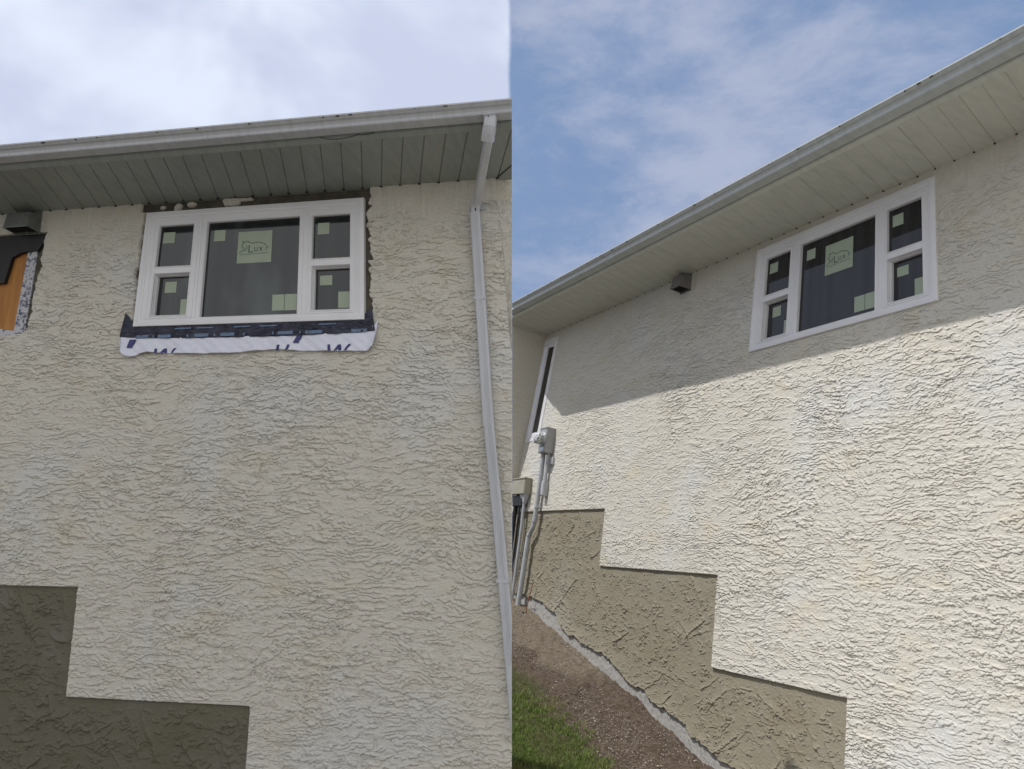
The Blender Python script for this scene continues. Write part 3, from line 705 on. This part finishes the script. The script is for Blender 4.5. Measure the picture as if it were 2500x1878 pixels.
# electric meter with its conduits
EM = Thing('electric_meter', 'grey box with a round glass meter on two grey conduits by the narrow window', 'electric meter', RF, (-3.65, -2.45, 0))
m = MB(); m.box(-3.745, -3.56, -.655, -.335, .008, .132, 0, .006); m.box(-3.75, -3.555, -.342, -.330, .006, .139); m.box(-3.7465, -3.5585, -.505, -.502, .1325, .134)
m.build('meter_box', M_BOX, EM)
m = MB(); m.box(-3.70, -3.61, -.63, -.585, .1322, .1335); m.build('plate', M_METAL, EM)
for v_ in (-.92, -1.34):
    m = MB(); m.box(-3.765, -3.675, v_-.010, v_+.010, .004, .012); m.tube([(-3.720, v_-.010, .062), (-3.720, v_+.010, .062)], .035, 16); m.build('clamp', M_METAL, EM)
def disc(m, c, r, w0, w1, n=28, mi=0, dome=0):
    rings = [(r, w0), (r, w1)] + ([(r*.93, w1+dome*.45), (r*.72, w1+dome*.8), (r*.4, w1+dome)] if dome else [])
    vs = [(c[0]+q*math.cos(2*math.pi*k/n), c[1]+q*math.sin(2*math.pi*k/n), w_) for q, w_ in rings for k in range(n)]
    fs = [(i*n+k, i*n+(k+1) % n, (i+1)*n+(k+1) % n, (i+1)*n+k) for i in range(len(rings)-1) for k in range(n)] + [tuple(range((len(rings)-1)*n, len(rings)*n))]
    m.add(vs, fs, mi)
c = (-3.652, -.478)
m = MB(); disc(m, c, .086, .13, .158); disc(m, c, .094, .136, .148); m.build('meter_ring', M_METAL, EM)
m = MB(); disc(m, c, .076, .155, .215, dome=.035); m.build('meter_glass', M_MGLASS, EM, smooth=True)
m = MB()
m.tube([(-3.715, -.65, .065), (-3.718, -1.08, .062), (-3.742, -1.50, .06)], .031, 16)
m.tube([(-3.741, -1.485, .06), (-3.744, -1.53, .06)], .037, 16); m.tube([(-3.744, -1.525, .06), (-3.77, -1.60, .06), (-3.853, -1.70, .06)], .029, 16)
m.tube([(-3.835, -1.68, .06), (-3.86, -1.72, .06), (-3.90, -2.36, .06), (-3.93, -2.75, .06)], .034, 16)
m.build('conduit', M_PVC, EM)
m = MB()
m.tube([(-3.605, -.65, .05), (-3.61, -.99, .05)], .023, 14); m.tube([(-3.61, -.985, .05), (-3.61, -1.02, .05)], .031, 14); m.box(-3.645, -3.575, -1.20, -1.01, .01, .085, 0, .012)
m.box(-3.582, -3.50, -.80, -.705, .008, .035, 0, .005)
m.build('conduit', M_PVC, EM)
UB = Thing('utility_box', 'small beige utility box with a thin pipe at the wall corner left of the meter', 'utility box', RF, (-4.15, -2.5, 0))
m = MB(); m.box(-4.42, -4.045, -1.165, -.955, .006, .115, 0, .008); m.box(-4.425, -4.04, -.962, -.948, .005, .125); m.build('case', M_BEIGE, UB, clip=1)
m = MB(); m.box(-4.40, -4.13, -1.32, -1.175, .006, .085, 0, .01); m.tube([(-4.36, -1.32, .05), (-4.34, -2.5, .05)], .03, 10); m.tube([(-4.24, -1.30, .05), (-4.22, -2.5, .055)], .014, 10); m.build('lower_shade_box', M_BLACK, UB, clip=1)  # black box and tubes added for the dark area and shadow below the case
m = MB(); m.hexa([(-4.2, -1.16, .02), (-4.05, -1.16, .02), (-4.09, -1.28, .03), (-4.15, -1.28, .03)], [(-4.2, -1.16, .095), (-4.05, -1.16, .095), (-4.09, -1.28, .07), (-4.15, -1.28, .07)])
m.tube([(-4.12, -1.26, .05), (-4.112, -1.66, .05), (-4.13, -2.5, .05)], .02, 12); m.build('pipe', M_PVC, UB, clip=1)
m = MB(); m.tube([(-4.20, -1.16, .06), (-4.19, -1.35, .075), (-4.16, -1.6, .05), (-4.19, -2.4, .04)], .011, 8); m.build('cable', M_DARK, UB, clip=1)
RD = Thing('ground_rod', 'thin rusty rod standing against the bare concrete at the wall foot', 'rod', RF, (-3.66, -2.66, .05))
m = MB(); m.tube([(-3.67, -2.72, .07), (-3.66, -2.55, .065), (-3.62, -2.26, .04)], .006, 8); m.tube([(-3.74, -2.46, .05), (-3.60, -2.47, .05)], .004, 6); m.build('rod', M_RUST, RD)

PC = Thing('pipe_cap', 'small round black cap on the soil at the foot of the rusty rod', 'pipe cap', RF, (-3.70, -2.66, .10))
m = MB(); m.tube([(-3.70, -2.66, .10), (-3.70, -2.645, .10), (-3.70, -2.632, .10)], [.026, .024, .012], 16); m.build('cap', M_BLACK, PC)
# ------------------------------------------------------------------ ground
NG = np.array(RF.V); BA, BB, BS = -3.636, -.2737, -.12
GN = RF.V - BB*RF.U - BS*RF.N; GD = GN @ (RF.T + BA*RF.V)          # plane v = BA + BB u + BS w
def smax(a, b, k): h = np.clip(.5 + .5*(a-b)/k, 0, 1); return b*(1-h) + a*h + k*h*(1-h)
def gz(X, Y):
    pl = (GD - GN[0]*X - GN[1]*Y)/GN[2]
    pl = np.where(Y < 7.0 + np.clip(-X, 0, 1)*.6, pl - np.clip(-X - .02, 0, 3)*.9, pl)
    z = smax(pl, -1.66 + 0*pl, .06)
    return -smax(-z, .25 + 0*z, .25)
def lawn_edge(Y): return .10 + (9.09 - Y)*.42
def gaxis(fine0, fine1, step, lo, hi):
    a = list(np.arange(fine0, fine1, step)); d = step
    x = fine0
    while x > lo: d *= 1.35; x -= d; a.insert(0, x)
    x = a[-1]; d = step
    while x < hi: d *= 1.35; x += d; a.append(x)
    return np.array(a)
xs = gaxis(-.6, 2.4, .014, -900, 900); ys = gaxis(6.3, 11.0, .016, -900, 900)
GX, GY = np.meshgrid(xs, ys)
rng = np.random.default_rng(7)
nz = lambda a, L: field(GX.shape, (.016, .014), (L, L), rng)*a
near = np.exp(-(np.clip(np.abs(GX-.9)-1.5, 0, 99) + np.clip(np.abs(GY-8.6)-2.3, 0, 99))*3)
GZ = gz(GX, GY) + near*(nz(.010, .25) + nz(.006, .06) + nz(.0035, .025))
class G0:      # identity frame for the ground
    pass
def ground_mat():
    m, t, oc = mat('soil_and_turf')
    s_ = t.new('ShaderNodeSeparateXYZ', {0: oc}); X, Y = s_.outputs[0], s_.outputs[1]
    wob = t.math('MULTIPLY', t.math('SUBTRACT', t.noise(oc, 3.2, 5, .65), .5), .9)
    le = t.math('SUBTRACT', t.math('ADD', .10, t.math('MULTIPLY', t.math('SUBTRACT', 9.09, Y), .42)), X)
    turf = t.ramp(t.math('ADD', le, wob), .0, .40)
    turf = t.math('MULTIPLY', turf, t.math('MULTIPLY', t.ramp(Y, 6.2, 6.7), t.ramp(X, -2.5, -1.5)))
    bounce_yard = t.math('SUBTRACT', 1, t.math('MULTIPLY', t.ramp(Y, 5.6, 6.4), t.ramp(X, -2.6, -1.8)))
    n = t.noise(oc, 28, 6, .7); n2 = t.noise(oc, 5, 4, .6)
    soil = t.mix(t.ramp(n, .35, .68), (.060, .043, .031), (.135, .103, .078))
    soil = t.mix(t.math('MULTIPLY', t.ramp(n2, .45, .65), .6), soil, (.12, .09, .068))
    # dry tan strip along the upper wall foot, browned in place of a cast shadow
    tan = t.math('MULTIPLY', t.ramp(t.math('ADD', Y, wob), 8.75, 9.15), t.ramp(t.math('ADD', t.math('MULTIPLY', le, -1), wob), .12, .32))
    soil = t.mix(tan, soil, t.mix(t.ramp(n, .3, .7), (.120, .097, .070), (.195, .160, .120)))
    v = t.new('ShaderNodeTexVoronoi', {'Vector': oc, 'Scale': 42.}, feature='F1')
    keep = t.math('MULTIPLY', t.ramp(v.outputs[0], .22, .14), t.math('GREATER_THAN', t.new('ShaderNodeSeparateColor', {0: v.outputs[1]}).outputs[0], .72))
    soil = t.mix(keep, soil, (.40, .37, .33))
    g = t.mix(t.ramp(t.noise(oc, 22, 4, .7), .35, .7), (.045, .048, .018), (.085, .085, .035))
    far = t.noise(oc, .35, 4, .6)
    soil = t.mix(bounce_yard, soil, t.mix(t.ramp(X, -1.2, 1.2), t.mix(n2, (.09, .085, .07), (.13, .12, .10)), t.mix(n2, (.30, .285, .25), (.36, .34, .30))))  # unseen ground toned dark left, pale right, to bounce light under the right eave
    c = t.mix(turf, soil, g)
    h = t.math('ADD', t.noise(oc, 120, 4, .7), t.math('MULTIPLY', t.math('SUBTRACT', 1, v.outputs[0]), .5))
    out(t, t.new('ShaderNodeBsdfPrincipled', {'Base Color': c, 'Roughness': .95, 'Specular IOR Level': .2, 'Normal': bump(t, h, .8, .01)})); return m
nv, nu = GX.shape
me = bpy.data.meshes.new('ground'); ii = np.arange(nv-1)[:, None]*nu + np.arange(nu-1)[None, :]
q = np.stack([ii, ii+1, ii+nu+1, ii+nu], -1).reshape(-1, 4)
me.vertices.add(nv*nu); me.vertices.foreach_set('co', np.stack([GX, GY, GZ], -1).astype(np.float32).reshape(-1))
me.loops.add(q.size); me.loops.foreach_set('vertex_index', q.reshape(-1).astype(np.int32))
me.polygons.add(len(q)); me.polygons.foreach_set('loop_start', (np.arange(len(q))*4).astype(np.int32))
me.update(calc_edges=True); me.shade_smooth()
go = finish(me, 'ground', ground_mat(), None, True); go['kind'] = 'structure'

# grass blades and pebbles
def blade_mat():
    m, t, oc = mat('grass_blades')
    r = t.new('ShaderNodeObjectInfo')
    n = t.noise(oc, 35, 3, .7); n2 = t.noise(oc, 2.4, 3, .6)
    c = t.mix(t.ramp(n, .32, .7), (.095, .14, .032), (.25, .33, .085)); c = t.mix(t.math('MULTIPLY', t.ramp(n2, .5, .72), .7), c, (.32, .28, .12))
    b = t.new('ShaderNodeBsdfPrincipled', {'Base Color': c, 'Roughness': .55, 'Specular IOR Level': .3})
    tr = t.new('ShaderNodeBsdfTranslucent', {'Color': c}); mx = t.new('ShaderNodeMixShader', {0: .35, 1: b.outputs[0], 2: tr.outputs[0]})
    t.new('ShaderNodeOutputMaterial', {'Surface': mx}); return m
rng = np.random.default_rng(21); n = 95000
bx = rng.uniform(-.5, 1.45, n); by = rng.uniform(6.6, 9.5, n)
cl = np.array([math.sin(7*x+3*y) + math.sin(11*y-5*x+1) + math.sin(19*x+13*y) + 1.2*math.sin(31*x-23*y) + math.sin(47*y+29*x) for x, y in zip(bx, by)])/4
d = lawn_edge(by) - bx + .16*cl
keep = rng.random(n) < np.clip(.02*(d > -.6) + (d+.06)*1.15 - .35*np.clip(-cl, 0, 1), 0, .85)*np.clip((8.9-by)/1.1, .10, 1)
bx, by, d = bx[keep], by[keep], d[keep]; n = len(bx); bz = gz(bx, by)
# drop blades that would stand inside the wall foot
inwall = ((np.stack([bx, by, bz], -1) - RF.T) @ RF.N) < .03
bx, by, bz, d = bx[~inwall], by[~inwall], bz[~inwall], d[~inwall]; n = len(bx)
hh = rng.uniform(.022, .06, n)*np.clip(.5 + d*1.6, .45, 1.1); an = rng.uniform(0, 2*np.pi, n); ln = rng.uniform(.1, .9, n); wd = rng.uniform(.0016, .0034, n)
ca, sa = np.cos(an), np.sin(an); V = np.zeros((n, 5, 3))
b0 = np.stack([bx, by, bz - .004], -1); side = np.stack([-sa, ca, 0*ca], -1)*wd[:, None]; lean = np.stack([ca, sa, 0*ca], -1)*(hh*ln)[:, None]; up = np.stack([0*hh, 0*hh, hh], -1)
V[:, 0] = b0 - side; V[:, 1] = b0 + side; V[:, 2] = b0 + side*.8 + lean*.35 + up*.6; V[:, 3] = b0 - side*.8 + lean*.35 + up*.6; V[:, 4] = b0 + lean + up*(1 - .25*ln[:, None])
base = np.arange(n)[:, None]*5
loops = np.concatenate([base+np.array([[0, 1, 2, 3]]), base+np.array([[3, 2, 4]])], 1).reshape(-1)
starts = np.stack([np.arange(n)*7, np.arange(n)*7+4], -1).reshape(-1)
me = bpy.data.meshes.new('grass'); me.vertices.add(n*5); me.vertices.foreach_set('co', V.astype(np.float32).reshape(-1))
me.loops.add(len(loops)); me.loops.foreach_set('vertex_index', loops.astype(np.int32)); me.polygons.add(len(starts)); me.polygons.foreach_set('loop_start', starts.astype(np.int32))
me.update(calc_edges=True)
gr = finish(me, 'grass', blade_mat(), None); props(gr, 'short green lawn thinning out towards bare soil beside the right house', 'grass', kind='stuff')

rng = np.random.default_rng(9); m_v = []; m_f = []; k = 0
ico = [(0, 0, 1), (.89, 0, .45), (.28, .85, .45), (-.72, .53, .45), (-.72, -.53, .45), (.28, -.85, .45), (.72, .53, -.45), (-.28, .85, -.45), (-.89, 0, -.45), (-.28, -.85, -.45), (.72, -.53, -.45), (0, 0, -1)]
icf = [(0,1,2),(0,2,3),(0,3,4),(0,4,5),(0,5,1),(1,6,2),(2,7,3),(3,8,4),(4,9,5),(5,10,1),(2,6,7),(3,7,8),(4,8,9),(5,9,10),(1,10,6),(11,7,6),(11,8,7),(11,9,8),(11,10,9),(11,6,10)]
ico = np.array(ico)
while k < 5200:
    x, y = rng.uniform(0, 2.2), rng.uniform(6.8, 10.8)
    dd = lawn_edge(y) - x
    if dd > .12 or rng.random() > (.95 if dd < -.05 else .35): continue
    z = gz(np.array(x), np.array(y)); p = np.array([x, y, float(z)])
    if (p - RF.T) @ RF.N < .02: continue
    r = rng.choice([.0028, .004, .0055, .0085], p=[.45, .33, .17, .05])*rng.uniform(.7, 1.3)
    q = ico*r*rng.uniform(.7, 1.25, (12, 1))*np.array([1, rng.uniform(.7, 1.2), .65]) + p + np.array([0, 0, r*.35 + .002])
    m_v.append(q); m_f += [tuple(i + 12*k for i in f) for f in icf]; k += 1
me = bpy.data.meshes.new('pebbles'); me.from_pydata(np.concatenate(m_v).tolist(), [], m_f)
def peb():
    m, t, oc = mat('pale_pebbles')
    c = t.mix(t.ramp(t.noise(oc, 60, 2), .35, .65), (.17, .14, .115), (.50, .45, .40))
    out(t, t.new('ShaderNodeBsdfPrincipled', {'Base Color': c, 'Roughness': .85})); return m
pb = finish(me, 'pebbles', peb(), None); props(pb, 'pale pebbles and grit strewn over the brown soil', 'pebbles', kind='stuff')
